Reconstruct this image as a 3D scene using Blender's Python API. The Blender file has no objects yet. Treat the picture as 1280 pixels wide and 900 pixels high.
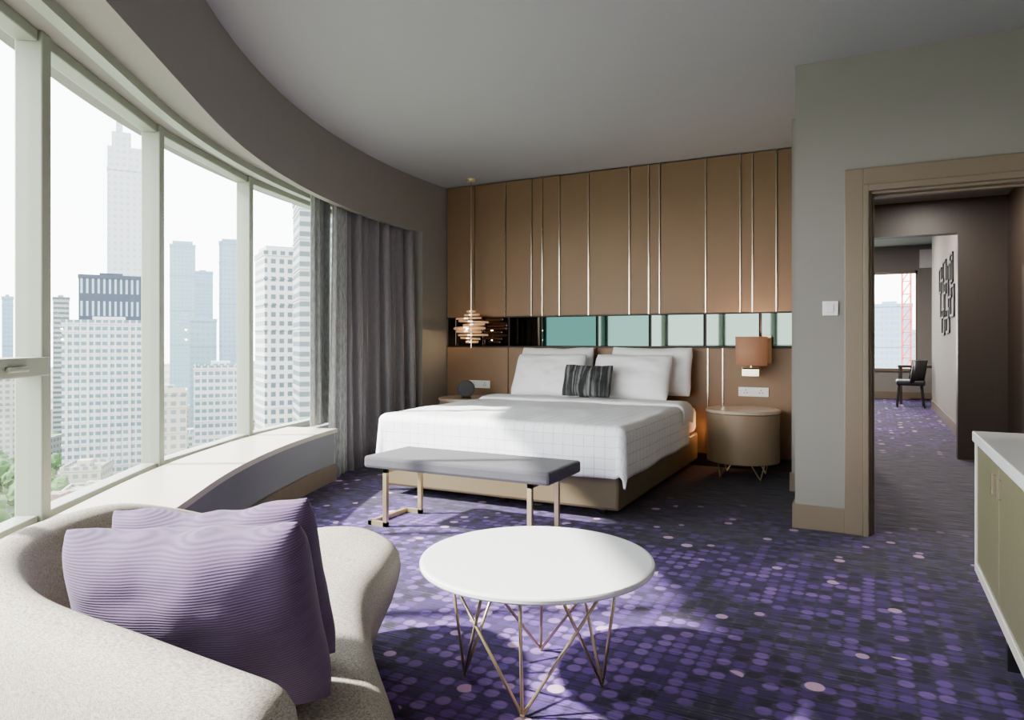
import bpy, bmesh, math, random
from mathutils import Vector, Matrix, noise
random.seed(7)
rad=math.radians
COL=bpy.context.scene.collection

# ------------------------------------------------------------------ helpers
def lin(r,g,b):
    f=lambda c:(c/255/12.92) if c/255<=0.04045 else ((c/255+0.055)/1.055)**2.4
    return (f(r),f(g),f(b),1)
class NT:
    def __init__(s,name):
        s.m=bpy.data.materials.new(name); s.m.use_nodes=True
        s.t=s.m.node_tree; s.b=s.t.nodes['Principled BSDF']; s.o=s.t.nodes['Material Output']
    def n(s,typ,**kw):
        x=s.t.nodes.new(typ)
        for k,v in kw.items(): setattr(x,k,v)
        return x
    def l(s,a,b): s.t.links.new(a,b)
    def math(s,op,a,b=None,c=None,clamp=False):
        x=s.n('ShaderNodeMath',operation=op); x.use_clamp=clamp
        for i,v in enumerate((a,b,c)):
            if v is None: continue
            if isinstance(v,(int,float)): x.inputs[i].default_value=v
            else: s.l(v,x.inputs[i])
        return x.outputs[0]
    def mix(s,f,a,b,blend='MIX'):
        x=s.n('ShaderNodeMix',data_type='RGBA',blend_type=blend)
        for i,v in ((0,f),(6,a),(7,b)):
            if isinstance(v,(int,float)): x.inputs[i].default_value=v
            elif isinstance(v,tuple): x.inputs[i].default_value=v
            else: s.l(v,x.inputs[i])
        return x.outputs[2]
    def coord(s,kind='Object',scale=(1,1,1)):
        c=s.n('ShaderNodeTexCoord'); mp=s.n('ShaderNodeMapping'); mp.inputs['Scale'].default_value=scale
        s.l(c.outputs[kind],mp.inputs[0]); return mp.outputs[0]
    def noise(s,vec,scale,detail=3):
        x=s.n('ShaderNodeTexNoise'); x.inputs['Scale'].default_value=scale; x.inputs['Detail'].default_value=detail
        s.l(vec,x.inputs['Vector']); return x.outputs['Fac']
    def bump(s,h,strength=.3,dist=.01):
        x=s.n('ShaderNodeBump'); x.inputs['Strength'].default_value=strength; x.inputs['Distance'].default_value=dist
        s.l(h,x.inputs['Height']); s.l(x.outputs[0],s.b.inputs['Normal'])
    def rng(s,v,a,b,c=0,d=1):
        x=s.n('ShaderNodeMapRange'); s.l(v,x.inputs[0])
        for i,k in enumerate((a,b,c,d)): x.inputs[i+1].default_value=k
        return x.outputs[0]

def mat(name,rgb,rough=.6,metal=0,var=.08,nscale=6,bump=0,bscale=200,emit=None,estr=0,stretch=(1,1,1),spec=.5,sheen=0):
    t=NT(name); c=lin(*rgb); v=t.coord(scale=stretch)
    f=t.noise(v,nscale)
    dark=tuple(x*(1-var) for x in c[:3])+(1,); lite=tuple(min(1,x*(1+var)) for x in c[:3])+(1,)
    t.l(t.mix(f,dark,lite),t.b.inputs['Base Color'])
    t.b.inputs['Roughness'].default_value=rough; t.b.inputs['Metallic'].default_value=metal
    t.b.inputs['Specular IOR Level'].default_value=spec
    if sheen: t.b.inputs['Sheen Weight'].default_value=sheen
    if bump: t.bump(t.noise(v,bscale,2),bump,.004)
    if emit: t.b.inputs['Emission Color'].default_value=lin(*emit); t.b.inputs['Emission Strength'].default_value=estr
    return t.m

def box(bm,x0,x1,y0,y1,z0,z1,M=None):
    vs=[bm.verts.new((x,y,z)) for z in (z0,z1) for y in (y0,y1) for x in (x0,x1)]
    if M is not None:
        for v in vs: v.co=M@v.co
    for f in ((0,2,3,1),(4,5,7,6),(0,1,5,4),(2,6,7,3),(0,4,6,2),(1,3,7,5)):
        bm.faces.new([vs[i] for i in f])
def cyl(bm,p,q,r,seg=12,r2=None):
    p=Vector(p);q=Vector(q);d=q-p;L=d.length
    R=d.to_track_quat('Z','Y').to_matrix().to_4x4()
    bmesh.ops.create_cone(bm,cap_ends=True,segments=seg,radius1=r,radius2=r if r2 is None else r2,depth=L,matrix=Matrix.Translation((p+q)/2)@R)
def lathe(bm,prof,c=(0,0,0),seg=48,cap=True):
    rings=[]
    for r,z in prof:
        rings.append([bm.verts.new((c[0]+r*math.cos(2*math.pi*i/seg),c[1]+r*math.sin(2*math.pi*i/seg),c[2]+z)) for i in range(seg)])
    for a,b in zip(rings,rings[1:]):
        for i in range(seg): bm.faces.new((a[i],a[(i+1)%seg],b[(i+1)%seg],b[i]))
    if cap:
        bm.faces.new(rings[0][::-1]); bm.faces.new(rings[-1])
def tube_path(bm,pts,r,seg=8):
    for a,b in zip(pts,pts[1:]): cyl(bm,a,b,r,seg)
def flatbar(bm,p,q,w,up=(0,0,1)):
    p=Vector(p);q=Vector(q);d=(q-p);L=d.length;d.normalize()
    M=d.to_track_quat('X','Z').to_matrix().to_4x4(); M=Matrix.Translation(p)@M
    box(bm,-w/2,L+w/2,-w/2,w/2,-w/2,w/2,M)

def fin(name,bm,m,parent=None,bevel=0,smooth=False,subsurf=0,label=None,seg=2,solid=0,keep=False):
    bmesh.ops.recalc_face_normals(bm,faces=bm.faces)
    me=bpy.data.meshes.new(name); 
    c=Vector((0,0,0))
    if not keep:
        xs=[v.co for v in bm.verts]
        lo=Vector([min(v[i] for v in xs) for i in range(3)]);hi=Vector([max(v[i] for v in xs) for i in range(3)])
        c=(lo+hi)/2
        for v in bm.verts: v.co-=c
    bm.to_mesh(me);bm.free()
    o=bpy.data.objects.new(name,me); o.location=c
    COL.objects.link(o)
    for mm in (m if isinstance(m,list) else [m]): me.materials.append(mm)
    if smooth:
        for p in me.polygons: p.use_smooth=True
    if solid:
        k=o.modifiers.new('solid','SOLIDIFY');k.thickness=solid;k.offset=-1
    if bevel:
        k=o.modifiers.new('bevel','BEVEL');k.width=bevel;k.segments=seg;k.limit_method='ANGLE';k.harden_normals=False
    if subsurf:
        k=o.modifiers.new('sub','SUBSURF');k.levels=subsurf;k.render_levels=subsurf
    if parent is not None:
        o.parent=parent; o.matrix_parent_inverse=Matrix.Translation(-Vector(parent.location))
    if label: o['label']=label
    return o
def top(o,label,cat,group=None):
    o['label']=label;o['category']=cat
    if group:o['group']=group
    return o
def empty(name,loc,label,cat,group=None):
    o=bpy.data.objects.new(name,None);o.location=loc;o.empty_display_size=.1;COL.objects.link(o)
    return top(o,label,cat,group)
def struct(o): o['kind']='structure';return o
def B(name,m,*b,parent=None,bevel=0,label=None,M=None):
    bm=bmesh.new()
    box(bm,*b,M=M);return fin(name,bm,m,parent,bevel,label=label)
def catmull(pts,n,closed=False):
    out=[];N=len(pts)
    rngN=N if closed else N-1
    for i in range(rngN):
        g=lambda k:Vector(pts[k%N]) if closed else Vector(pts[max(0,min(N-1,k))])
        p0,p1,p2,p3=g(i-1),g(i),g(i+1),g(i+2)
        for j in range(n):
            t=j/n
            out.append(.5*((2*p1)+(p2-p0)*t+(2*p0-5*p1+4*p2-p3)*t*t+(3*p1-p0-3*p2+p3)*t**3))
    if not closed: out.append(Vector(pts[-1]))
    return out

# ------------------------------------------------------------------ materials
M_ceil=mat('ceiling_paint',(142,141,143),.9,var=.02)
M_wall=mat('taupe_grey_paint',(130,126,120),.85,var=.03)
M_bulk=mat('bulkhead_paint',(126,122,115),.85,var=.03)
M_low=mat('sill_wall_paint',(116,117,121),.85,var=.03)
M_sill=mat('beige_sill_stone',(178,170,154),.45,var=.04)
M_frame=mat('sage_champagne_aluminium',(140,145,130),.45,.1,var=.03)
M_trim=mat('bronze_taupe_lacquer',(118,104,88),.4,.1,var=.05)
M_panel=mat('bronze_silk_panel',(120,93,67),.55,.1,var=.10,nscale=3,bump=.15,bscale=160,stretch=(1,1,.15))
M_groove=mat('dark_bronze_groove',(48,34,26),.5,.3)
M_chrome=mat('polished_champagne_chrome',(225,212,190),.2,1,var=.02)
M_bronze=mat('dull_gold_metal',(212,194,150),.34,.85,var=.04)
M_dkbrown=mat('dark_brown_veneer',(48,38,31),.45,.0,var=.2,nscale=3,stretch=(8,8,.6))
M_corr=mat('dark_bronze_wall_panel',(60,48,40),.45,.1,var=.1,nscale=3,stretch=(4,4,.5))
M_black=mat('black_plastic',(22,22,24),.4)
M_blackm=mat('dark_grey_metal',(44,44,46),.6,.3)
M_white=mat('white_plastic',(225,225,222),.4,var=.02)
M_lacq=mat('white_lacquer',(222,222,222),.2,var=.015)
M_cabw=mat('ivory_lacquer',(206,202,192),.3,var=.02)
M_olive=mat('sage_bronze_door',(112,108,80),.4,.2,var=.1,nscale=4,stretch=(6,6,.7))
M_leather=mat('olive_bronze_leather_base',(100,87,64),.5,.05,var=.1)
M_drum=mat('golden_drum_lacquer',(144,122,96),.45,.1,var=.06)
M_drumtop=mat('pale_bronze_top',(184,166,142),.35,.05,var=.04)
M_bench=mat('charcoal_wool',(68,66,71),.9,var=.15,nscale=120,bump=.4,bscale=300,sheen=.1)
M_sheet=mat('white_cotton',(234,233,233),.85,var=.02,bump=.1,bscale=60)
M_pillow=mat('pillow_cotton',(234,232,233),.85,var=.03,nscale=4,bump=.15,bscale=14)

def mirror(name,rgb,rough=.03):
    return mat(name,rgb,rough,1,var=.02)
M_mir=[mirror('dark_bronze_mirror',(62,56,52)),mirror('teal_mirror',(30,54,51)),mirror('pale_green_mirror',(56,76,71)),mirror('silver_mirror',(84,97,90))]

def glassmat():
    t=NT('window_glass');tr=t.n('ShaderNodeBsdfTransparent');gl=t.n('ShaderNodeBsdfGlossy');gl.inputs['Roughness'].default_value=.02
    tr.inputs[0].default_value=(.95,.98,.97,1)
    lw=t.n('ShaderNodeLayerWeight');lw.inputs[0].default_value=.5
    f=t.math('MULTIPLY',t.math('POWER',lw.outputs['Facing'],4),.35);f=t.math('ADD',f,.03)
    mx=t.n('ShaderNodeMixShader');t.l(f,mx.inputs[0]);t.l(tr.outputs[0],mx.inputs[1]);t.l(gl.outputs[0],mx.inputs[2]);t.l(mx.outputs[0],t.o.inputs[0])
    return t.m
M_glass=glassmat()

def carpetmat():
    t=NT('purple_dotted_carpet');g=t.n('ShaderNodeNewGeometry');pos=g.outputs['Position']
    sx=t.n('ShaderNodeSeparateXYZ');t.l(pos,sx.inputs[0])
    def vor(pitch,rnd,off):
        mp=t.n('ShaderNodeMapping');mp.inputs['Scale'].default_value=(1/pitch,)*3;mp.inputs['Location'].default_value=(off,off*.7,0)
        t.l(pos,mp.inputs[0]);v=t.n('ShaderNodeTexVoronoi',voronoi_dimensions='2D');v.inputs['Scale'].default_value=1;v.inputs['Randomness'].default_value=rnd
        t.l(mp.outputs[0],v.inputs['Vector']);s=t.n('ShaderNodeSeparateColor');t.l(v.outputs['Color'],s.inputs[0])
        return v.outputs['Distance'],s.outputs[0],s.outputs[1]
    d,cr,cg=vor(.060,.10,3.3)
    mp=t.n('ShaderNodeMapping');mp.inputs['Scale'].default_value=(5,110,1);t.l(pos,mp.inputs[0])
    streak=t.noise(mp.outputs[0],1,3)
    mp2=t.n('ShaderNodeMapping');mp2.inputs['Scale'].default_value=(70,8,1);t.l(pos,mp2.inputs[0])
    streak2=t.noise(mp2.outputs[0],1,2)
    base=t.mix(t.rng(streak,.4,.62),lin(28,26,32),lin(76,73,82))
    dotm=t.rng(d,.53,.36)
    zone=t.rng(t.noise(pos,1.0,2),.39,.55)
    fade=t.rng(sx.outputs[1],5.4,3.6,.0,1.0)
    fade=t.math('MULTIPLY',fade,t.rng(sx.outputs[0],.6,-.8,.45,1))
    fade=t.math('MAXIMUM',fade,t.rng(sx.outputs[1],8,11,0,.5))
    z=t.math('MULTIPLY',t.rng(zone,0,1,.30,1),fade)
    lvl=t.math('ADD',cr,t.math('MULTIPLY',z,.66))
    ramp=t.n('ShaderNodeValToRGB');e=ramp.color_ramp
    e.elements[0].position=.32;e.elements[0].color=lin(38,32,48)
    e.elements[1].position=1.0;e.elements[1].color=lin(122,92,156)
    k=e.elements.new(.52);k.color=lin(62,44,94)
    k=e.elements.new(.75);k.color=lin(90,62,132)
    t.l(t.math('MULTIPLY',lvl,1/1.5),ramp.inputs[0])
    c1=t.mix(t.math('MULTIPLY',dotm,t.rng(z,0,.5,.10,1)),t.mix(t.math('MULTIPLY',z,.8),base,lin(52,37,80)),ramp.outputs[0])
    c1=t.mix(t.rng(streak,.5,.36,0,.5),c1,lin(26,22,34))
    d2,r2,g2=vor(.135,.95,9.1)
    size=t.rng(g2,0,1,.12,.25)
    m2=t.rng(t.math('SUBTRACT',d2,size),.02,-.02)
    clus=t.rng(t.noise(pos,1.3,1),.35,.62,.96,.76)
    sel=t.math('GREATER_THAN',r2,clus)
    m2=t.math('MULTIPLY',t.math('MULTIPLY',m2,sel),t.rng(fade,0,.35))
    c2=t.mix(t.math('MULTIPLY',m2,.85),c1,t.mix(g2,lin(146,116,166),lin(205,166,190)))
    t.l(c2,t.b.inputs['Base Color']);t.b.inputs['Roughness'].default_value=.95;t.b.inputs['Specular IOR Level'].default_value=.15
    t.b.inputs['Sheen Weight'].default_value=.04
    t.bump(t.math('ADD',streak,streak2),.5,.004)
    return t.m
M_carpet=carpetmat()

def duvetmat():
    t=NT('grid_stitched_duvet');uv=t.n('ShaderNodeUVMap');s=t.n('ShaderNodeSeparateXYZ');t.l(uv.outputs[0],s.inputs[0])
    def line(o,p,w):
        f=t.math('FRACT',t.math('DIVIDE',o,p));return t.math('LESS_THAN',f,w)
    m=t.math('MAXIMUM',line(s.outputs[0],.075,.05),line(s.outputs[1],.075,.05))
    n=t.noise(uv.outputs[0],14,2)
    m=t.math('MULTIPLY',m,t.rng(n,.3,.6,.3,.8))
    t.l(t.mix(m,lin(234,234,235),lin(160,159,163)),t.b.inputs['Base Color']);t.b.inputs['Roughness'].default_value=.8
    t.bump(t.noise(uv.outputs[0],5,3),.25,.03)
    return t.m
M_duvet=duvetmat()

def linen():
    t=NT('cream_woven_linen')
    a=t.noise(t.coord(scale=(1,1,8)),150,1);b=t.noise(t.coord(scale=(9,9,1)),100,1)
    f=t.math('MULTIPLY',t.math('ADD',a,b),.5)
    t.l(t.mix(t.rng(f,.38,.62),lin(122,114,103),lin(182,174,162)),t.b.inputs['Base Color'])
    t.b.inputs['Roughness'].default_value=.95;t.b.inputs['Specular IOR Level'].default_value=.2
    t.bump(f,.3,.003);return t.m
M_linen=linen()
def corduroy():
    t=NT('purple_ribbed_fabric');v=t.coord();w=t.n('ShaderNodeTexWave',bands_direction='Y');w.inputs['Scale'].default_value=62;w.inputs['Distortion'].default_value=.25;w.inputs['Detail'].default_value=2;w.inputs['Detail Scale'].default_value=3
    t.l(v,w.inputs[0]);n=t.noise(v,90,2)
    c=t.mix(w.outputs['Fac'],lin(68,51,80),lin(96,77,108));c=t.mix(t.rng(n,.3,.7,0,.4),c,lin(80,62,93))
    t.l(c,t.b.inputs['Base Color']);t.b.inputs['Roughness'].default_value=.9;t.b.inputs['Sheen Weight'].default_value=.06
    t.bump(w.outputs['Fac'],.4,.002);return t.m
M_purple=corduroy()
def stripes():
    t=NT('black_grey_striped_fabric');v=t.coord(scale=(1,.05,.05));n=t.noise(v,40,2)
    r=t.n('ShaderNodeValToRGB');e=r.color_ramp;e.elements[0].position=.48;e.elements[0].color=lin(24,24,26);e.elements[1].position=.66;e.elements[1].color=lin(112,112,111)
    t.l(n,r.inputs[0]);t.l(r.outputs[0],t.b.inputs['Base Color']);t.b.inputs['Roughness'].default_value=.85;return t.m
M_stripe=stripes()
def curtainmat(name,a,b,alpha=0):
    t=NT(name);w=t.noise(t.coord(scale=(3,3,.6)),30,3)
    t.l(t.mix(t.rng(w,.35,.65),lin(*a),lin(*b)),t.b.inputs['Base Color']);t.b.inputs['Roughness'].default_value=.4;t.b.inputs['Sheen Weight'].default_value=.15
    return t.m
M_curt=curtainmat('grey_satin_curtain',(102,97,101),(112,107,111))
M_sheer=curtainmat('silver_patterned_curtain',(120,122,121),(156,158,156))

# ------------------------------------------------------------------ room curve
CX,CY,R0,SB=2.71,6.6,7.1,35.3
def P(s,d):
    R=R0+d
    a=rad(min(s,SB));x=CX-R*math.cos(a);y=CY-R*math.sin(a)
    if s>SB:
        k=rad(s-SB)*R0;x+=k*math.sin(a);y-=k*math.cos(a)
    return x,y
def sweep(name,s0,s1,d0,d1,z0,z1,m,step=1.2,**kw):
    bm=bmesh.new();n=max(2,int((s1-s0)/step));rings=[]
    for i in range(n+1):
        s=s0+(s1-s0)*i/n;(ax,ay),(bx,by)=P(s,d0),P(s,d1)
        rings.append([bm.verts.new(c) for c in ((ax,ay,z0),(bx,by,z0),(bx,by,z1),(ax,ay,z1))])
    for a,b in zip(rings,rings[1:]):
        for i in range(4): bm.faces.new((a[i],a[(i+1)%4],b[(i+1)%4],b[i]))
    bm.faces.new(rings[0]);bm.faces.new(rings[-1][::-1])
    return fin(name,bm,m,**kw)
SEND=76
H=2.98
def slab(name,m,z0,z1,pts):
    bm=bmesh.new()
    a=[bm.verts.new((x,y,z0)) for x,y in pts];b=[bm.verts.new((x,y,z1)) for x,y in pts];n=len(pts)
    bm.faces.new(a[::-1]);bm.faces.new(b)
    for i in range(n): bm.faces.new((a[i],a[(i+1)%n],b[(i+1)%n],b[i]))
    bmesh.ops.triangulate(bm,faces=[f for f in bm.faces if len(f.verts)>4])
    return fin(name,bm,m)
edge=[P(-3.2+i*(SEND+3.2)/70,.72) for i in range(71)]
struct(sweep('wall_window_bulkhead',-2.4,SEND,.06,.72,2.52,H,M_bulk))
struct(sweep('trim_1',-2.4,SEND,0,.06,2.40,H-.001,M_bulk))
struct(sweep('trim_2',2.0,SEND,.30,.36,2.47,2.52,M_frame))
struct(sweep('wall_window_end',-2.4,2.0,.0,.72,0,2.52,M_bulk))
struct(sweep('wall_window_low',15.8,SEND,.02,.64,0,.415,M_low))
struct(sweep('wall_window_low_recess',2.0,15.8,.34,.64,0,.415,M_low))
struct(sweep('trim_3',15.8,SEND,-.012,.46,.415,.45,M_sill))
struct(sweep('baseboard_window',15.8,SEND,-.005,.02,0,.14,M_trim))
struct(sweep('baseboard_window_end',-2.2,2.0,-.018,0,0,.14,M_trim))

# windows
SM=[2.0,10,20,30,40,50.7,61.4,72.1]
def obox(bm,o,e,n,u0,u1,v0,v1,z0,z1):
    M=Matrix(((e.x,n.x,0,o.x),(e.y,n.y,0,o.y),(0,0,1,0),(0,0,0,1)));box(bm,u0,u1,v0,v1,z0,z1,M)
for i in range(len(SM)-1):
    a=Vector(P(SM[i],.54));b=Vector(P(SM[i+1],.54));e=(b-a);L=e.length;e.normalize();n=Vector((e.y,-e.x))
    if n.dot(a-Vector((CX,CY)))<0:n=-n
    bm=bmesh.new()
    obox(bm,a,e,n,-.038,.038,-.055,.055,.415,2.52)
    obox(bm,a,e,n,.038,L-.038,-.04,.05,.415,.465)
    obox(bm,a,e,n,.038,L-.038,-.04,.05,2.47,2.52)
    if i>=4: obox(bm,a,e,n,.0,L-.04,-.07,.04,1.055,1.135); obox(bm,a,e,n,.2,.34,-.09,-.07,1.08,1.10)
    w=struct(fin('window_%d'%(i+1),bm,M_frame,bevel=.006))
    bm=bmesh.new();q=[a+e*.03,a+e*(L-.03)]
    bm.faces.new([bm.verts.new(c) for c in ((q[0].x,q[0].y,.45),(q[1].x,q[1].y,.45),(q[1].x,q[1].y,2.49),(q[0].x,q[0].y,2.49))])
    fin('pane',bm,M_glass,parent=w,label='clear window glass pane')

# ------------------------------------------------------------------ shell
struct(slab('floor',M_carpet,-.12,0,[(-5.06,7.02)]+edge+[(1.12,-2.2),(1.12,4.98),(1.32,4.98),(1.32,8.4),(2.5,8.4),(2.5,16.85),(-3.1,16.85),(-3.1,7.02)]))
struct(slab('ceiling',M_ceil,H,H+.1,[(-5.06,7.02)]+edge+[(1.12,-2.2),(1.12,7.02)]))
struct(B('wall_headboard',M_wall,-5.06,-.12,6.88,7.02,0,H))
struct(B('wall_pier',M_wall,-.44,-.12,4.86,6.88,0,H))
struct(B('wall_niche_return',M_wall,-.57,-.44,6.0,6.88,0,H))
struct(B('baseboard_niche',M_trim,-.585,-.44,5.985,6.0,0,.15))
bm=bmesh.new();box(bm,-.44,-.02,4.84,4.98,0,H);box(bm,.88,1.2,4.84,4.98,0,H);box(bm,-.02,.88,4.84,4.98,2.13,H)
struct(fin('wall_door',bm,M_wall))
struct(B('baseboard_door',M_trim,-.455,-.15,4.822,4.84,0,.155,bevel=.004))
struct(B('baseboard_pier',M_trim,-.455,-.44,4.84,5.985,0,.155))
bm=bmesh.new()
for x0,x1,y0 in ((-.15,-.045,4.815),(-.045,-.015,4.80)):
    box(bm,x0,x1,y0,4.84,0,2.27 if x0<-.1 else 2.165)
for x0,x1,y0 in ((.905,.98,4.815),(.875,.905,4.80)):
    box(bm,x0,x1,y0,4.84,0,2.27 if x0>.9 else 2.165)
box(bm,-.045,.905,4.815,4.84,2.165,2.27);box(bm,-.015,.875,4.80,4.84,2.125,2.165)
box(bm,-.02,.0,4.84,5.0,0,2.13);box(bm,.86,.88,4.84,5.0,0,2.13);box(bm,0,.86,4.84,5.0,2.11,2.13)
box(bm,0,.015,4.9,4.94,0,2.11);box(bm,.0,.86,4.9,4.94,2.095,2.11)
struct(fin('door_1',bm,M_trim,bevel=.004))
struct(B('wall_cabinet_side',M_wall,1.0,1.12,-2.2,4.84,0,H))
struct(B('wall_behind',M_wall,-1.2,1.0,-2.2,-2.08,0,H))
struct(B('baseboard_cabinet_side',M_trim,.985,1.0,-2.08,4.8,0,.15))
# corridor
struct(B('wall_corridor_right',M_corr,1.2,1.32,4.98,8.4,0,2.7))
struct(B('ceiling_corridor',M_wall,-.12,1.32,4.98,8.4,2.66,2.74))
bm=bmesh.new();box(bm,.78,1.32,8.4,8.56,0,3.3);box(bm,-3.1,-.12,8.4,8.56,0,3.3);box(bm,-.12,.78,8.4,8.56,2.31,3.3)
struct(fin('wall_portal',bm,M_dkbrown))
struct(B('wall_corridor_left',M_wall,-.24,-.12,7.02,8.4,0,2.7))
# far room
struct(B('wall_lounge_right',M_wall,.97,1.09,8.56,14.7,0,3.3))
struct(B('baseboard_lounge',M_trim,.955,.97,8.56,14.7,0,.15))
struct(B('wall_lounge_left',M_wall,-3.1,-3.0,8.56,16.7,0,3.3))
struct(B('wall_lounge_recess',M_wall,2.4,2.5,14.7,16.7,0,3.3))
struct(B('wall_lounge_recess_back',M_dkbrown,1.09,2.5,14.6,14.7,0,3.3))
struct(B('ceiling_lounge',M_ceil,-3.1,2.5,8.4,16.85,3.2,3.3))
bm=bmesh.new();box(bm,-3.1,2.5,16.7,16.85,0,.6);box(bm,-3.1,2.5,16.7,16.85,2.68,3.3);box(bm,.85,2.5,16.7,16.85,.6,2.68);box(bm,-3.1,-2.6,16.7,16.85,.6,2.68)
struct(fin('wall_lounge_end',bm,M_wall))
struct(B('baseboard_lounge_end',M_trim,-3,2.4,16.68,16.7,0,.15))
bm=bmesh.new()
for x in (-2.6,-1.2,.0,.81): box(bm,x,x+.06,16.72,16.8,.6,2.68)
box(bm,-2.6,.85,16.66,16.8,.58,.64);box(bm,-2.6,.85,16.72,16.8,2.62,2.68)
w=struct(fin('window_9',bm,M_trim))
bm=bmesh.new();bm.faces.new([bm.verts.new(c) for c in ((-2.58,16.76,.62),(.84,16.76,.62),(.84,16.76,2.66),(-2.58,16.76,2.66))]);fin('pane',bm,M_glass,parent=w)
o=top(B('air_vent',M_white,.88,1.16,16.66,16.695,2.72,3.1,bevel=.005),'white ceiling-height air vent grille on grey wall','vent')
M_filld=mat('fill_diffuser',(255,240,220),.5,emit=(255,225,190),estr=4)  # glowing face of the added fill lamps
def fill(x,y,z,e,lab):  # invented lamps, added to brighten the dark corridor and the lounge
    o=empty('added_fill_lamp',(x,y,z),lab,'added fill light')
    bm=bmesh.new();lathe(bm,[(.055,z-.012),(.07,z-.008),(.07,z)],(x,y,0),32);fin('rim',bm,M_white,parent=o)
    bm=bmesh.new();lathe(bm,[(.05,z-.016),(.05,z-.011)],(x,y,0),32);fin('diffuser',bm,M_filld,parent=o)
    L=bpy.data.lights.new('fill','AREA');L.shape='DISK';L.size=.1;L.energy=e;L.color=(1,.92,.82)
    q=bpy.data.objects.new('fill',L);q.location=(x,y,z-.02);COL.objects.link(q);q.parent=o;q.matrix_parent_inverse=Matrix.Translation(-Vector(o.location))
for y in (5.6,7.4): fill(.5,y,2.66,45,'added round ceiling lamp for downlight in the corridor')
for y in (10.5,13.5): fill(-.4,y,3.2,190,'added round ceiling lamp for downlight in the lounge')

# ------------------------------------------------------------------ headboard panelling
WP=empty('wall_panelling',(-2.45,6.85,0),'full-height bronze fabric wall panelling with mirror band behind the bed','wall panelling')
seams=[-4.37,-4.0,-3.60,-3.28,-3.15,-2.95,-2.62,-2.18,-1.98,-1.87,-1.42,-1.10,-.99,-.78,-.585]
B('backing',M_groove,-4.37,-.585,6.855,6.88,0,H-.01,parent=WP,label='dark bronze groove backing')
for i,(a,b) in enumerate(zip(seams,seams[1:])):
    dep=.0 if i%2 else .008
    B('panel',M_panel,a+.006,b-.006,6.824-dep*.5,6.856,1.478,H-.012,parent=WP,bevel=.005)
for x in (-4.0,-3.60,-3.28,-3.15,-2.95,-2.62,-2.18,-1.98,-1.87,-1.42,-1.10,-.99,-.78):
    B('metal_strip',M_chrome,x-.004,x+.004,6.808,6.857,1.478,H-.012,parent=WP,label='polished champagne metal strip')
ms=[-4.37,-4.24,-3.88,-3.57,-3.17,-2.53,-1.97,-1.43,-.92,-.585]
mk=[0,0,0,0,1,2,3,3,3]
for (a,b),k in zip(zip(ms,ms[1:]),mk):
    B('mirror_panel',M_mir[k],a+.012,b-.012,6.832,6.856,1.152,1.466,parent=WP,bevel=.004,label=['dark bronze mirror panel','teal tinted mirror panel','pale green mirror panel','silver mirror panel'][k])
for z in (1.138,1.469):
    B('rail',M_groove,-4.37,-.585,6.822,6.857,z,z+.008,parent=WP,label='thin horizontal rail edging the mirror band')
ls=[-4.37,-3.57,-3.17,-2.53,-1.97,-1.40,-1.26,-.585]
for a,b in zip(ls,ls[1:]):
    B('lower_panel',M_panel,a+.004,b-.004,6.822,6.856,.12,1.136,parent=WP,bevel=.006)
for x in (-1.40,-1.26):
    B('metal_strip',M_chrome,x-.004,x+.004,6.812,6.857,.12,1.136,parent=WP,label='polished champagne metal strip')
B('plinth',M_groove,-4.37,-.585,6.83,6.856,0,.11,parent=WP)

# ------------------------------------------------------------------ curtains
def curtain(name,s0,s1,dc,amp,nf,z0,z1,m,seed=0,flare=0):
    bm=bmesh.new();n=nf*16;nz=14;cols=[]
    for i in range(n+1):
        t=i/n;row=[]
        for j in range(nz+1):
            zz=j/nz
            s=s0+(s1-s0)*t+flare*t*t*(1-zz)**1.5
            ph=2*math.pi*(nf*t+.22*math.sin(5*t+seed)+.05*math.sin(zz*3+t*20))
            a=amp*(.75+.35*math.sin(t*17+seed+zz))*(1.15-.3*zz)
            d=dc+a*math.sin(ph)+.15*a*math.sin(2*ph+1)
            x,y=P(s,d);row.append(bm.verts.new((x,y,z0+(z1-z0)*zz)))
        cols.append(row)
    for a,b in zip(cols,cols[1:]):
        for j in range(nz): bm.faces.new((a[j],b[j],b[j+1],a[j+1]))
    return fin(name,bm,m,smooth=True,solid=.006)
top(curtain('curtain',2.05,14.0,.125,.08,9,.012,2.50,M_curt),'grey satin floor-length pleated blackout curtain beside window','curtain')
top(curtain('curtain',13.6,16.4,.19,.022,4,.47,2.50,M_sheer,2),'silver patterned drape gathered at the curtain edge','curtain')
top(curtain('curtain',13.2,15.2,.07,.02,3,.012,2.47,M_sheer,4,flare=.5),'narrow silver patterned curtain border beside grey curtain','curtain')

# ------------------------------------------------------------------ bed
BED=empty('bed',(-2.435,5.6,0),'king bed with white grid duvet on bronze leather base','bed')
B('bed_base',M_leather,-3.40,-1.49,4.43,6.80,.07,.33,parent=BED,bevel=.02,label='olive bronze leather bed base')
B('mattress',M_sheet,-3.40,-1.50,4.45,6.80,.33,.575,parent=BED,bevel=.05)
for x in (-3.2,-2.44,-1.66):
    for y in (4.6,6.5):
        bm=bmesh.new();cyl(bm,(x-.02,y,.035),(x+.02,y,.035),.035,16);cyl(bm,(x,y,.03),(x,y,.075),.02,10);fin('caster',bm,M_black,parent=BED,label='black caster')
def fold(e,r=.065):
    if e<=0:return 0,0
    if e<r*math.pi/2:return r*math.sin(e/r),r*(1-math.cos(e/r))
    return r,r+(e-r*math.pi/2)
xl,xr,yf,yh,tz=-3.405,-1.50,4.455,6.22,.638
hs,hf=.385,.385
bm=bmesh.new();uvl=bm.loops.layers.uv.new('UVMap');NU,NV=110,96;g=[];uvs={}
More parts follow.
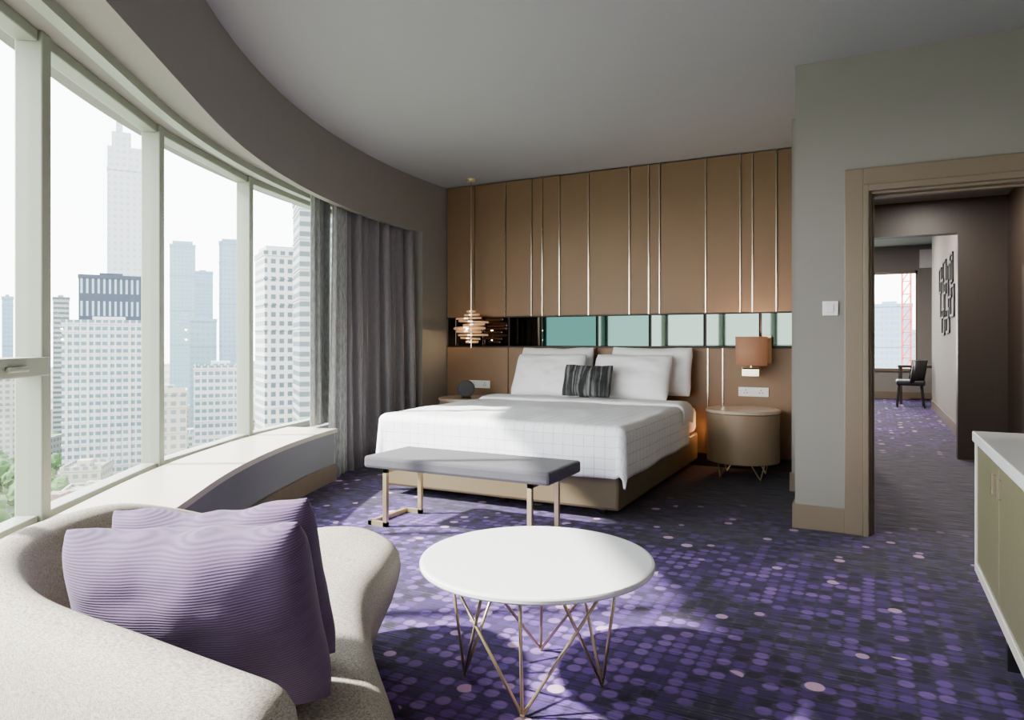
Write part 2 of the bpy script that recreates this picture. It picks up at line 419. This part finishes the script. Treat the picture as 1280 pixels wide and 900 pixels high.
for i in range(NU+1):
    row=[]
    X=xl-hs+(xr-xl+2*hs)*i/NU
    for j in range(NV+1):
        Y=yf-hf+(yh-yf+hf)*j/NV
        ex=X-xr if X>xr else (X-xl if X<xl else 0);ey=Y-yf if Y<yf else 0
        bx=min(max(X,xl),xr);by=max(Y,yf);e=math.hypot(ex,ey)
        out,dn=fold(e)
        z=tz-dn
        if e>0:
            dx,dy=ex/e,ey/e
            if ex and ey:
                th=math.atan2(abs(dy),abs(dx));fl=.022*math.sin(2*th)*(dn/.3)
                dn2=dn*(1-.20*math.sin(2*th));z=tz-dn2
            elif ex: fl=.008*math.sin(Y*8)*dn/.3*min(1,(Y-yf)*4)
            else: fl=.005*math.sin(X*7+1)*dn/.3*min(1,(X-xl)*4,(xr-X)*4)
            bx+=dx*(out+fl);by+=dy*(out+fl)
        nz=noise.noise(Vector((X*2.2,Y*2.2,0)))*.014+noise.noise(Vector((X*6,Y*3,3)))*.008
        z+=nz*(1 if e==0 else .4)
        v=bm.verts.new((bx,by,z));uvs[v]=(X,Y);row.append(v)
    g.append(row)
for i in range(NU):
    for j in range(NV):
        f=bm.faces.new((g[i][j],g[i+1][j],g[i+1][j+1],g[i][j+1]))
        for lp in f.loops: lp[uvl].uv=uvs[lp.vert]
fin('duvet',bm,M_duvet,parent=BED,smooth=True,solid=.03,label='white duvet with thin grey grid lines')
bm=bmesh.new();g=[]
for i in range(61):
    X=xl-.22+(xr-xl+.44)*i/60;row=[]
    for j in range(13):
        Y=5.98+.34*j/12
        ex=X-xr if X>xr else (X-xl if X<xl else 0);out,dn=fold(abs(ex),.075)
        bx=min(max(X,xl),xr)+(math.copysign(out,ex) if ex else 0)
        z=tz+.014+.02*math.sin(math.pi*j/12)**.5-dn+.006*noise.noise(Vector((X*5,Y*5,1)))
        row.append(bm.verts.new((bx,Y,z)))
    g.append(row)
for i in range(60):
    for j in range(12): bm.faces.new((g[i][j],g[i+1][j],g[i+1][j+1],g[i][j+1]))
fin('sheet',bm,M_sheet,parent=BED,smooth=True,solid=.02,label='white turned-down sheet')

def pillowmesh(name,w,h,t,m,wr=1,seed=0,n=26,edge=.55,sag=.01):
    bm=bmesh.new();gr=[[],[]]
    for side in (0,1):
        for i in range(n+1):
            row=[]
            for j in range(n+1):
                u=-1+2*i/n;v=-1+2*j/n
                if side and (i in(0,n) or j in(0,n)): row.append(gr[0][i][j]);continue
                pr=((1-abs(u)**2.6)*(1-abs(v)**2.6))**edge
                x=u*w/2*(1-.055*(1-v*v)*abs(u)**3);y=v*h/2*(1-.08*(1-u*u)*abs(v)**3)
                cc=max(0,abs(u)+abs(v)-1.6)/.4;x*=1-.06*cc;y*=1-.06*cc
                nz=noise.noise(Vector((u*2+seed,v*2,side*5+seed)))*.025+noise.noise(Vector((u*5+seed,v*5,side)))*.011
                y-=sag*(1-u*u)*max(0,v)*(1+noise.noise(Vector((u*2.5,seed,0))))
                z=(1 if side else -1)*(t/2*pr)+nz*pr*wr
                row.append(bm.verts.new((x,y,z)))
            gr[side].append(row)
    for side in (0,1):
        for i in range(n):
            for j in range(n):
                try: bm.faces.new((gr[side][i][j],gr[side][i+1][j],gr[side][i+1][j+1],gr[side][i][j+1]))
                except ValueError: pass
    return fin(name,bm,m,smooth=True,keep=True,subsurf=1)
def place(o,c,xd,up):
    x=Vector(xd).normalized();u=Vector(up);u=(u-x*u.dot(x)).normalized();z=x.cross(u)
    M=Matrix((x,u,z)).transposed().to_4x4();M.translation=Vector(c);o.matrix_world=M;return o
pl='white cotton pillow propped against the panelling at the bed head'
for k,(x,y,z,lean,w) in enumerate([(-2.92,6.66,.91,.22,.86),(-1.92,6.66,.915,.22,.86),(-2.90,6.42,.865,.55,.80),(-2.04,6.42,.865,.55,.82)]):
    o=top(pillowmesh('pillow',w,.51,.22,M_pillow,wr=1.0,seed=k*3),pl,'pillow','bed pillows')
    place(o,(x,y,z),(1,.02*(-1)**k,.006*(-1)**k),(0,lean,1))
o=top(pillowmesh('cushion',.50,.34,.14,M_stripe,seed=20),'black and grey striped rectangular cushion on the bed','cushion')
place(o,(-2.37,6.13,.835),(1,.05,-.01),(0,.4,1))

# ------------------------------------------------------------------ nightstands
def nightstand(c):
    N=empty('nightstand',(c[0],c[1],0),'round bronze drum nightstand on thin metal legs','nightstand','drum nightstands')
    bm=bmesh.new();lathe(bm,[(.30,.14),(.308,.143),(.31,.15),(.31,.565),(.306,.57)],(c[0],c[1],0),80);fin('drum_body',bm,M_drum,parent=N)
    bm=bmesh.new();lathe(bm,[(.312,.572),(.320,.576),(.320,.592),(.312,.60),(.30,.597),(.01,.597)],(c[0],c[1],0),80);fin('table_top',bm,M_drumtop,parent=N,label='pale bronze top')
    for k in range(4):
        a=rad(45+90*k);q=lambda an,r,z:(c[0]+r*math.cos(an),c[1]+r*math.sin(an),z)
        bm=bmesh.new();tube_path(bm,[q(a-.35,.22,.145),q(a,.24,.006),q(a+.35,.22,.145)],.006);fin('leg',bm,M_bronze,parent=N)
    return N
nightstand((-1.02,6.47));nightstand((-3.87,6.47))
S=empty('bedside_speaker',(-3.83,6.36,.6),'round black bedside speaker on the nightstand','speaker')
d=Vector((.45,-.89,0)).normalized()
bm=bmesh.new();c=Vector((-3.83,6.36,.70))
cyl(bm,c-d*.03,c+d*.03,.092,40);fin('speaker_body',bm,M_black,parent=S,bevel=.012)
bm=bmesh.new();cyl(bm,c+d*.03,c+d*.036,.07,32);cyl(bm,c+d*.036,c+d*.045,.025,24);fin('speaker_grille',bm,mat('grey_grille',(50,50,52),.7,.2),parent=S,label='grey round grille')
bm=bmesh.new();lathe(bm,[(.055,0),(.055,.01),(.03,.02)],(-3.83,6.36,.598),24);fin('speaker_foot',bm,M_black,parent=S)

def plate(name,x,y,z,w,h,lab,n):
    o=empty(name,(x,y,z),lab,'socket' if 'socket' in name else 'switch')
    B('plate',M_white,x-w/2,x+w/2,y-.012,y,z-h/2,z+h/2,parent=o,bevel=.003)
    for i in range(n):
        cx=x-w/2+w*(i+.5)/n
        if 'socket' in name:
            bm=bmesh.new()
            for dx,dz in ((0,.016),(-.012,-.008),(.012,-.008)): box(bm,cx+dx-.004,cx+dx+.004,y-.0135,y-.0118,z+dz-.005,z+dz+.005)
            fin('socket_holes',bm,M_black,parent=o)
        else: B('rocker',M_lacq,cx-.02,cx+.02,y-.018,y-.011,z-.028,z+.028,parent=o,bevel=.003)
    return o
plate('wall_socket',-.98,6.822,.73,.27,.085,'white double wall socket above the drum nightstand',2)
plate('wall_socket',-3.93,6.822,.72,.27,.085,'white wall socket beside the bed',2)
plate('light_switch',-.232,4.84,1.41,.09,.09,'white square light switch on grey wall',1)

# sconce
W=empty('wall_lamp',(-.985,6.82,1.0),'bronze wall lamp with copper drum shade above nightstand','lamp')
M_shade=mat('copper_fabric_shade',(128,96,76),.8,var=.12,nscale=30,emit=(205,138,96),estr=.3,bump=.2)
bm=bmesh.new();c=(-.97,6.62,0)
lathe(bm,[(.135,.985),(.14,1.245)],c,40,cap=False);fin('lamp_shade',bm,M_shade,parent=W,smooth=True,solid=.004)
bm=bmesh.new();cyl(bm,(-.97,6.62,.96),(-.97,6.62,1.08),.012);cyl(bm,(-.97,6.62,1.08),(-.97,6.62,1.16),.03,16);fin('bulb_holder',bm,M_chrome,parent=W)
bm=bmesh.new();box(bm,-1.05,-.90,6.60,6.82,.945,.965);box(bm,-1.05,-.90,6.60,6.612,.885,.965);fin('bracket',bm,M_chrome,parent=W,bevel=.003,label='polished metal bracket')
B('back_plate',M_bronze,-.90,-.82,6.79,6.822,1.0,1.26,parent=W,bevel=.004)
def plight(name,loc,e,col,r=.03,parent=None):
    L=bpy.data.lights.new(name,'POINT');L.energy=e;L.color=col;L.shadow_soft_size=r
    o=bpy.data.objects.new(name,L);o.location=loc;COL.objects.link(o)
    if parent: o.parent=parent;o.matrix_parent_inverse=Matrix.Translation(-Vector(parent.location))
    return o
plight('wall_lamp_bulb',(-.97,6.62,1.18),20,(1,.76,.52),.03,W)
NL=empty('night_light',(-1.345,6.82,.36),'small warm night light on lower panelling beside bed','light')
B('lens',mat('warm_lens',(255,190,120),.5,emit=(255,150,70),estr=5),-1.375,-1.315,6.812,6.822,.33,.39,parent=NL,bevel=.003)
plight('night_light_bulb',(-1.345,6.79,.36),2.5,(1,.52,.22),.02,NL)

# pendant
PX,PY=-3.90,6.58
D=empty('pendant_lamp',(PX,PY,H),'slim pendant lamp of stacked bronze discs hanging from ceiling','lamp')
bm=bmesh.new();lathe(bm,[(.05,H-.025),(.055,H-.001)],(PX,PY,0),24);fin('canopy',bm,M_bronze,parent=D)
bm=bmesh.new();cyl(bm,(PX,PY,1.13),(PX,PY,H-.01),.005,8);fin('rod',bm,M_chrome,parent=D)
M_disc=mat('silver_bronze_disc',(222,200,172),.2,.9,emit=(255,196,140),estr=.45)
rp=random.Random(5)
for k,(r,ox,oy) in enumerate([(.05,0,0),(.085,.01,0),(.14,-.03,.0),(.165,.025,.01),(.12,.04,-.01),(.175,-.02,0),(.14,-.035,.01),(.165,.025,0),(.11,-.01,0),(.07,.01,0)]):
    z=1.52-k*.037
    tx,ty=rp.uniform(-.05,.05),rp.uniform(-.05,.05)
    bm=bmesh.new();lathe(bm,[(r*.96,z),(r,z+.003),(r,z+.017),(r*.96,z+.02)],(PX+ox,PY+oy,0),40)
    for v in bm.verts: v.co.z+=(v.co.x-PX)*tx+(v.co.y-PY)*ty
    fin('disc',bm,M_disc,parent=D)
for z in (1.50,1.34,1.23): plight('pendant_bulb',(PX-.035,PY-.03,z-.006),8,(1,.70,.42),.01,D)

# ------------------------------------------------------------------ bench
BE=empty('bench',(-2.29,3.85,0),'charcoal upholstered bench with bronze metal legs at bed foot','bench')
B('seat',M_bench,-2.95,-1.62,3.60,4.09,.378,.455,parent=BE,bevel=.018,label='charcoal wool bench seat')
for x,sg in ((-2.80,-1),(-1.76,1)):
    bm=bmesh.new();w=.028;x2=x+.12*sg
    for a,b in (((x,3.64,.363),(x,3.64,.015)),((x,4.03,.363),(x,4.03,.015)),((x,3.64,.015),(x2,3.64,.015)),((x,4.03,.015),(x2,4.03,.015)),((x2,3.64,.015),(x2,4.03,.015)),((x,3.64,.364),(x,4.03,.364))):
        flatbar(bm,a,b,w)
    fin('leg_frame',bm,M_bronze,parent=BE,label='polished bronze bench leg frame')

# ------------------------------------------------------------------ coffee table
TC=(-1.066,2.258)
T=empty('coffee_table',(TC[0],TC[1],0),'round white coffee table on bronze wire legs','table')
bm=bmesh.new();lathe(bm,[(.402,.407),(.413,.410),(.416,.415),(.416,.425),(.413,.430),(.405,.432)],(TC[0],TC[1],0),120);fin('table_top',bm,M_lacq,parent=T,label='glossy white round top')
for k in range(4):
    a=rad(18+90*k)
    q=lambda an,r,z:(TC[0]+r*math.cos(an),TC[1]-.035+r*math.sin(an),z)
    bm=bmesh.new();b=q(a,.245,.006)
    for da,r in ((-1.15,.30),(0,.30),(1.15,.30)): cyl(bm,b,q(a+da,r,.409),.0056,10)
    bmesh.ops.create_uvsphere(bm,u_segments=10,v_segments=8,radius=.008,matrix=Matrix.Translation(b[:2]+(.008,)))
    fin('leg',bm,M_bronze,parent=T,smooth=True)

# ------------------------------------------------------------------ lounge chair
CH=empty('lounge_chair',(-1.5,1.4,0),'curved cream linen lounge chair with low wraparound back','chair')
out=[(-.58,.76),(-.71,1.0),(-.90,1.21),(-1.16,1.46),(-1.37,1.72),(-1.49,1.98),(-1.62,2.19),(-1.86,2.30),(-2.05,2.2),(-2.13,1.9),(-2.12,1.5),(-2.0,1.1),(-1.76,.78),(-1.4,.61),(-.95,.59),(-.66,.61)]
oc=catmull([Vector((x,y)) for x,y in out],6,True);cen=sum(oc,Vector((0,0)))/len(oc)
def inset(d):
    N=len(oc);r=[]
    for i in range(N):
        tg=(oc[(i+1)%N]-oc[i-1]).normalized();nn=Vector((tg.y,-tg.x))
        r.append(oc[i]-nn*d)
    return r
def area(p): return sum(p[i-1].x*p[i].y-p[i].x*p[i-1].y for i in range(len(p)))/2
sgn=1 if area(oc)>0 else -1
bm=bmesh.new();rings=[]
for d,z in ((.13,.03),(.11,.05),(.07,.15),(.03,.24),(.008,.31),(.0,.355),(.006,.395),(.024,.424),(.055,.440)):
    rings.append([bm.verts.new((p.x,p.y,z)) for p in inset(d*sgn)])
base=inset(.055*sgn)
for k in (.75,.45,.15):
    rings.append([bm.verts.new((cen.x+(p.x-cen.x)*k,cen.y+(p.y-cen.y)*k,.446+.004*(1-k))) for p in base])
for a,b in zip(rings,rings[1:]):
    for i in range(len(a)): bm.faces.new((a[i],a[(i+1)%len(a)],b[(i+1)%len(a)],b[i]))
bm.faces.new(rings[0][::-1]);bm.faces.new(rings[-1])
fin('seat',bm,M_linen,parent=CH,smooth=True)
bp=[(-.79,.705,.725),(-1.02,.69,.745),(-1.4,.71,.752),(-1.71,.84,.75),(-1.915,1.07,.74),(-2.02,1.35,.715),(-2.04,1.68,.60),(-2.01,2.0,.44)]
path=catmull([Vector(p) for p in bp],8)
sec=[(-.062,.30),(-.068,.42),(-.070,None,-.13),(-.067,None,-.065),(-.052,None,-.022),(0,None,.0),(.050,None,-.022),(.068,None,-.065),(.076,None,-.14),(.074,.42),(.055,.25),(.02,.12),(-.02,.045)]
bm=bmesh.new();rings=[]
def ring(p,nn,sc,shift=Vector((0,0,0)),drop=0):
    r=[]
    for q in sec:
        zz=q[1] if q[1] is not None else p.z+q[2]
        if q[1] is not None: zz=min(zz,p.z-.16) if q[1]>.35 else zz
        zz=zz if zz<p.z-drop else p.z-drop
        r.append(bm.verts.new((p.x+nn.x*q[0]*sc+shift.x,p.y+nn.y*q[0]*sc+shift.y,zz)))
    return r
N=len(path)
for i in range(N):
    t=(path[min(i+1,N-1)]-path[max(i-1,0)]);t.z=0;t.normalize();nn=Vector((t.y,-t.x,0))
    nn=-nn if nn.dot(Vector((path[i].x-(-1.2),path[i].y-1.6,0)))<0 else nn
    if i==0:
        for sc,sh,dr in ((.2,.075,.09),(.6,.066,.045),(.88,.04,.014)): rings.append(ring(path[0],nn,sc,-t*sh,dr))
    rings.append(ring(path[i],nn,1))
    if i==N-1:
        for sc,sh,dr in ((.93,.025,.006),(.7,.048,.02),(.25,.06,.05)): rings.append(ring(path[i],nn,sc,t*sh,dr))
for a,b in zip(rings,rings[1:]):
    for i in range(len(a)): bm.faces.new((a[i],a[(i+1)%len(a)],b[(i+1)%len(a)],b[i]))
bm.faces.new(rings[0]);bm.faces.new(rings[-1][::-1])
fin('backrest',bm,M_linen,parent=CH,smooth=True,subsurf=1)
for (x,y) in ((-.9,.9),(-1.85,1.1),(-1.9,2.05),(-1.45,1.7)):
    bm=bmesh.new();cyl(bm,(x,y,0),(x,y,.05),.025,14);fin('foot',bm,M_black,parent=CH)
o=top(pillowmesh('cushion',.55,.42,.22,M_purple,wr=.5,seed=31,edge=.5,sag=.02),'purple ribbed cushion leaning on the curved chair back','cushion','purple cushions')
place(o,(-1.215,.965,.65),(.95,.30,.075),(-.17,-.30,1))
o=top(pillowmesh('cushion',.54,.42,.18,M_purple,wr=.5,seed=37,edge=.5,sag=.02),'purple ribbed cushion behind another on the chair','cushion','purple cushions')
place(o,(-1.36,1.15,.635),(.95,.30,.10),(-.20,-.25,1))

# ------------------------------------------------------------------ cabinet
CB=empty('cabinet',(.7,2.8,0),'low ivory cabinet with olive bronze doors and white top','cabinet')
B('cabinet_top',M_lacq,.40,.98,1.30,3.72,.755,.80,parent=CB,bevel=.004,label='glossy white top')
bm=bmesh.new();box(bm,.408,.98,3.68,3.71,.18,.755);box(bm,.408,.98,1.31,1.34,.18,.755);box(bm,.408,.98,1.34,3.68,.18,.225);box(bm,.93,.98,1.34,3.68,.225,.755)
fin('body',bm,M_cabw,parent=CB,bevel=.003)
for i in range(4):
    y0=3.68-.585*(i+1)+.004;y1=3.68-.585*i-.004
    dr=B('door',M_olive,.415,.435,y0,y1,.228,.745,parent=CB,bevel=.003,label='olive bronze cabinet door')
    yy=y0+.05 if i%2==0 else y1-.05
    bm=bmesh.new();flatbar(bm,(.401,yy,.63),(.401,yy,.70),.007);flatbar(bm,(.401,yy,.63),(.418,yy,.63),.006);flatbar(bm,(.401,yy,.70),(.418,yy,.70),.006)
    h=fin('handle',bm,M_chrome,label='slim metal handle');h.parent=dr;h.matrix_parent_inverse=Matrix.Translation(-Vector(dr.location))
for x in (.46,.93):
    for y in (3.1,1.45):
        B('leg',M_black,x-.02,x+.02,y-.02,y+.02,0,.18,parent=CB,label='black square leg')

# ------------------------------------------------------------------ far room things
WA=empty('wall_art',(.96,11.6,1.9),'dark overlapping rectangular metal frames on grey wall','wall art')
for (y,z,w,h) in [(11.0,1.75,.5,.42),(11.35,2.05,.55,.5),(11.8,1.8,.6,.55),(12.1,2.15,.5,.5),(12.5,1.85,.55,.6),(11.6,1.5,.5,.35),(12.3,1.5,.45,.4),(11.1,2.2,.4,.4),(12.8,2.15,.4,.4)]:
    bm=bmesh.new();t=.03
    for b in ((y-w/2,y+w/2,z-h/2,z-h/2+t),(y-w/2,y+w/2,z+h/2-t,z+h/2),(y-w/2,y-w/2+t,z-h/2,z+h/2),(y+w/2-t,y+w/2,z-h/2,z+h/2)):
        box(bm,.95,.968,b[0],b[1],b[2],b[3])
    fin('metal_frame',bm,M_blackm,parent=WA)
DK=empty('desk',(1.1,15.6,0),'dark wooden writing desk near the window','desk')
B('desk_top',M_dkbrown,.45,1.9,15.3,15.95,.70,.75,parent=DK,bevel=.004)
for x in (.5,1.85):
    for y in (15.35,15.9): B('leg',M_dkbrown,x-.025,x+.025,y-.025,y+.025,0,.70,parent=DK)
DX=-.14
DC=empty('desk_chair',(.78+DX,14.7,0),'black upholstered desk chair with slim legs','chair')
B('seat',M_black,.54+DX,1.0+DX,14.48,14.94,.40,.50,parent=DC,bevel=.03)
bm=bmesh.new()
pts=[]
for i in range(13):
    a=-math.pi/2+math.pi*i/12;pts.append((.75+DX+.24*math.cos(a),14.71+.24*math.sin(a)))
rs=[[bm.verts.new((x+.03*k,y,z)) for k,z in enumerate((.45,.64,.86))] for x,y in pts]
for a,b in zip(rs,rs[1:]):
    for j in range(2): bm.faces.new((a[j],b[j],b[j+1],a[j+1]))
fin('backrest',bm,M_black,parent=DC,smooth=True,solid=.04)
for x in (.59+DX,.95+DX):
    for y in (14.53,14.89):
        bm=bmesh.new();cyl(bm,(x+(x-.77-DX)*.2,y,0),(x,y,.41),.015,8);fin('leg',bm,M_black,parent=DC)

# ------------------------------------------------------------------ city
GZ=-62
def facade(name,wall,glass,w,h,fu,fh,rough=.6):
    t=NT(name);s=t.n('ShaderNodeSeparateXYZ');c=t.n('ShaderNodeTexCoord');t.l(c.outputs['Object'],s.inputs[0])
    u=t.math('FRACT',t.math('DIVIDE',t.math('ADD',t.math('ADD',s.outputs[0],s.outputs[1]),500),w))
    z=t.math('FRACT',t.math('DIVIDE',t.math('ADD',s.outputs[2],500),h))
    m=t.math('MULTIPLY',t.math('GREATER_THAN',u,fu),t.math('GREATER_THAN',z,fh))
    n=t.noise(c.outputs['Object'],.35,1)
    gl=t.mix(n,lin(*glass),lin(*[min(255,g+22) for g in glass]))
    t.l(t.mix(m,lin(*wall),gl),t.b.inputs['Base Color']);t.b.inputs['Roughness'].default_value=rough
    return t.m
F_white=facade('white_grid_facade',(170,172,172),(66,88,96),2.6,3.2,.25,.5)
F_bars=facade('dark_blue_facade',(26,40,58),(122,138,150),2.4,11,.62,.35)
F_tower=facade('pale_concrete_facade',(164,166,170),(134,140,148),3.5,4,.5,.55)
F_teal=facade('teal_glass_painted_haze',(122,144,152),(94,124,136),3,3.6,.3,.4)  # distance haze painted in: wall and glass colours made paler
F_blue=facade('blue_glass_painted_haze',(114,136,154),(88,114,134),2.6,3.4,.25,.4)  # blue version, haze likewise put into the colours
F_res=facade('white_punched_facade',(172,172,170),(52,68,74),3.0,3.3,.42,.45)
F_dark=facade('grey_banded_facade',(134,140,138),(50,64,66),40,3.2,.02,.5)
F_low=facade('cream_lowrise_facade',(154,150,140),(88,96,96),3.2,3.2,.4,.5)
F_brk=facade('brick_red_facade',(126,94,82),(84,76,70),3,3.2,.4,.5)
FWD=27.3
FOOT=[]
def building(b,D,w,dep,ztop,m,label,rot=0,tiers=(),name='building',ledge=True,fins=0,check=False):
    dist=D/math.cos(rad(b-FWD));x,y=-math.sin(rad(b))*dist,math.cos(rad(b))*dist
    r=math.hypot(w,dep)/2;an=rad(b+rot);mx,my=x-math.sin(an)*dep/2,y+math.cos(an)*dep/2
    if check and any(math.hypot(mx-p[0],my-p[1])<r+p[2]+1 for p in FOOT): return None
    FOOT.append((mx,my,r))
    bm=bmesh.new();hgt=ztop-GZ
    box(bm,-w/2,w/2,0,dep,0,hgt)
    if ledge:
        k=0
        while k<hgt-4 and (hgt<160):
            k+=9.6 if D<=320 else 30
            if k<hgt-2: box(bm,-w/2-.25,w/2+.25,-.25,dep+.25,k,k+.5)
    for i in range(fins):
        fx=-w/2+w*(i+.5)/fins;box(bm,fx-.25,fx+.25,-.5,0,0,hgt)
    box(bm,-w/2-.3,w/2+.3,-.3,.3,hgt-.8,hgt+1.0);box(bm,-w/2-.3,w/2+.3,dep-.3,dep+.3,hgt-.8,hgt+1.0)
    box(bm,-w/2-.3,-w/2+.3,0,dep,hgt-.8,hgt+1.0);box(bm,w/2-.3,w/2+.3,0,dep,hgt-.8,hgt+1.0)
    box(bm,-w*.2,w*.15,dep*.3,dep*.6,hgt,hgt+2.6)
    z=hgt
    for (f0,f1,hh) in tiers:
        box(bm,-w/2+w*f0,-w/2+w*f1,dep*.1,dep*.9,z,z+hh);z+=hh
    o=fin(name,bm,m,keep=True);o.location=(x,y,GZ);o.rotation_euler=(0,0,rad(b+rot))
    return top(o,label,'building')
building(57.3,300,35,24,9.5,F_white,'white office slab with gridded window bands',rot=-4,fins=9)
building(57.1,345,29,25,33,F_bars,'dark blue glass building with white vertical bars',rot=0,ledge=False)
building(56.1,425,23,22,106,F_tower,'tall pale concrete tower under construction',tiers=((.0,.8,14),(.1,.55,9),(.2,.35,6)),ledge=False)
building(60.2,450,9,15,29,F_dark,'slim grey banded office tower')
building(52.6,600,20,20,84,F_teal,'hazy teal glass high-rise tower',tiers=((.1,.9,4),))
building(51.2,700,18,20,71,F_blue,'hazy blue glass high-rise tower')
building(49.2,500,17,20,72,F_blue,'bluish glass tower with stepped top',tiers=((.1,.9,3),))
building(51.2,420,15,18,14,F_teal,'mid-rise teal glass office building')
building(49.9,300,22,20,-10,F_white,'white mid-rise block with window grid')
building(53.5,260,12,14,-18,F_low,'cream mid-rise block among trees')
building(45.0,262,18,20,34,F_res,'white apartment tower with punched windows',rot=12,tiers=((.05,.9,3),))
building(42.3,225,16,20,48,F_dark,'tall grey banded office tower',rot=8)
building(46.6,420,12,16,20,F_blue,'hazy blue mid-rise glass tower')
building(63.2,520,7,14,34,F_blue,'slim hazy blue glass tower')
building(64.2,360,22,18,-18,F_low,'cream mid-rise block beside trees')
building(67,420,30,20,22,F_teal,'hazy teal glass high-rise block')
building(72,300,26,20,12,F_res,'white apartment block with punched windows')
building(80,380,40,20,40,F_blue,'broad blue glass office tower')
building(90,300,40,20,25,F_white,'white gridded broad office tower')
building(38,300,26,20,20,F_teal,'teal glass office tower block')
building(32,360,26,20,40,F_white,'white office tower with gridded facade')
rl=random.Random(3)
for i in range(60):
    b=44+rl.random()*24;D=rl.uniform(170,300) if i%2 else rl.uniform(300,520)
    building(b,D,rl.uniform(10,22),rl.uniform(10,18),GZ+rl.uniform(8,22),rl.choice([F_low,F_white,F_brk,F_low]),'low-rise city block among trees',rot=rl.uniform(-30,30),ledge=False,check=True)
building(-1.2,400,22,20,22,F_blue,'hazy blue tower seen beyond the lounge',rot=0)
building(.9,520,14,20,60,F_teal,'hazy teal tower beyond lounge')
building(-4,450,30,20,8,F_teal,'hazy mid-rise beyond the lounge')
bm=bmesh.new();cx,cy=-1.2,150
bx=cx+6.2
for i in range(34):
    z=GZ+i*2.4
    for dx,dy in ((0,0),(1.4,0),(1.4,1.4),(0,1.4)): box(bm,bx+dx,bx+dx+.25,cy+dy,cy+dy+.25,z,z+2.4)
    flatbar(bm,(bx,cy,z),(bx+1.5,cy,z+2.4),.2);box(bm,bx,bx+1.5,cy,cy+.2,z,z+.2)
flatbar(bm,(bx-6,cy,GZ+80),(bx+24,cy,GZ+84),.7)
top(fin('tower_crane',bm,mat('red_crane_paint',(170,50,34),.6)),'red lattice tower crane over city','crane')
def groundmat():
    t=NT('city_ground');g=t.n('ShaderNodeNewGeometry');n=t.noise(g.outputs['Position'],.02,4)
    r=t.n('ShaderNodeValToRGB');e=r.color_ramp;e.elements[0].position=.42;e.elements[0].color=lin(72,92,56);e.elements[1].position=.56;e.elements[1].color=lin(128,128,122)
    t.l(n,r.inputs[0]);t.l(r.outputs[0],t.b.inputs['Base Color']);t.b.inputs['Roughness'].default_value=.95;return t.m
struct(B('ground',groundmat(),-1800,900,-900,1800,GZ-1,GZ))
bm=bmesh.new()
for (x,y,z,r) in ((0,0,6.5,3.6),(2.2,.6,5.4,2.6),(-2,1,5.6,2.7),(.3,-2,5.2,2.6),(.4,2.1,5.0,2.4),(0,0,8.4,2.5)):
    bmesh.ops.create_icosphere(bm,subdivisions=2,radius=r,matrix=Matrix.Translation((x,y,z)))
for v in bm.verts: v.co+=Vector((noise.noise(v.co*.7),noise.noise(v.co*.7+Vector((9,0,0))),noise.noise(v.co*.8)))*1.0
cyl(bm,(0,0,0),(0,0,5),.45,8)
tr0=fin('tree',bm,mat('foliage',(58,86,42),.9,var=.4,nscale=.4),keep=True)
cnt=0;first=True;TP=[]
for i in range(2000):
    if cnt>=110: break
    b=rad(45+rl.random()*21);D=rl.uniform(190,430)/math.cos(b-rad(FWD));s=rl.uniform(.8,1.35);x,y=-math.sin(b)*D,math.cos(b)*D
    if any(math.hypot(x-p[0],y-p[1])<p[2]+6*s for p in FOOT) or any(math.hypot(x-p[0],y-p[1])<5*(s+p[2]) for p in TP): continue
    TP.append((x,y,s))
    o=tr0 if first else tr0.copy()
    if not first: COL.objects.link(o)
    first=False;cnt+=1
    o.location=(x,y,GZ);o.scale=(s,s,s);o.rotation_euler=(0,0,rl.random()*6.28)
    top(o,'round leafy green city tree between buildings','tree','city trees')

# ------------------------------------------------------------------ light
w=bpy.data.worlds.new('hazy_sky');bpy.context.scene.world=w;w.use_nodes=True;nt=w.node_tree
bg=nt.nodes['Background'];tc=nt.nodes.new('ShaderNodeTexCoord');sp=nt.nodes.new('ShaderNodeSeparateXYZ');cr=nt.nodes.new('ShaderNodeValToRGB')
nt.links.new(tc.outputs['Generated'],sp.inputs[0]);nt.links.new(sp.outputs[2],cr.inputs[0]);nt.links.new(cr.outputs[0],bg.inputs[0])
cr.color_ramp.elements[0].color=(1,.99,.98,1);cr.color_ramp.elements[1].color=(.90,.95,1,1);cr.color_ramp.elements[1].position=.6
bg.inputs[1].default_value=13
S=bpy.data.lights.new('sun','SUN');S.energy=30;S.angle=rad(2.0);S.color=(1,.97,.92)
so=bpy.data.objects.new('sun',S);COL.objects.link(so)
so.rotation_euler=Vector((.86,.51,-.84)).to_track_quat('-Z','Y').to_euler()

# ------------------------------------------------------------------ camera
cd=bpy.data.cameras.new('camera');cam=bpy.data.objects.new('camera',cd);COL.objects.link(cam)
cam.location=(0,0,1.2);cam.rotation_euler=(rad(90),0,rad(27.3))
cd.sensor_width=36;cd.lens=871/1280*36;cd.shift_y=-23/1280;cd.clip_start=.05;cd.clip_end=4000
bpy.context.scene.camera=cam
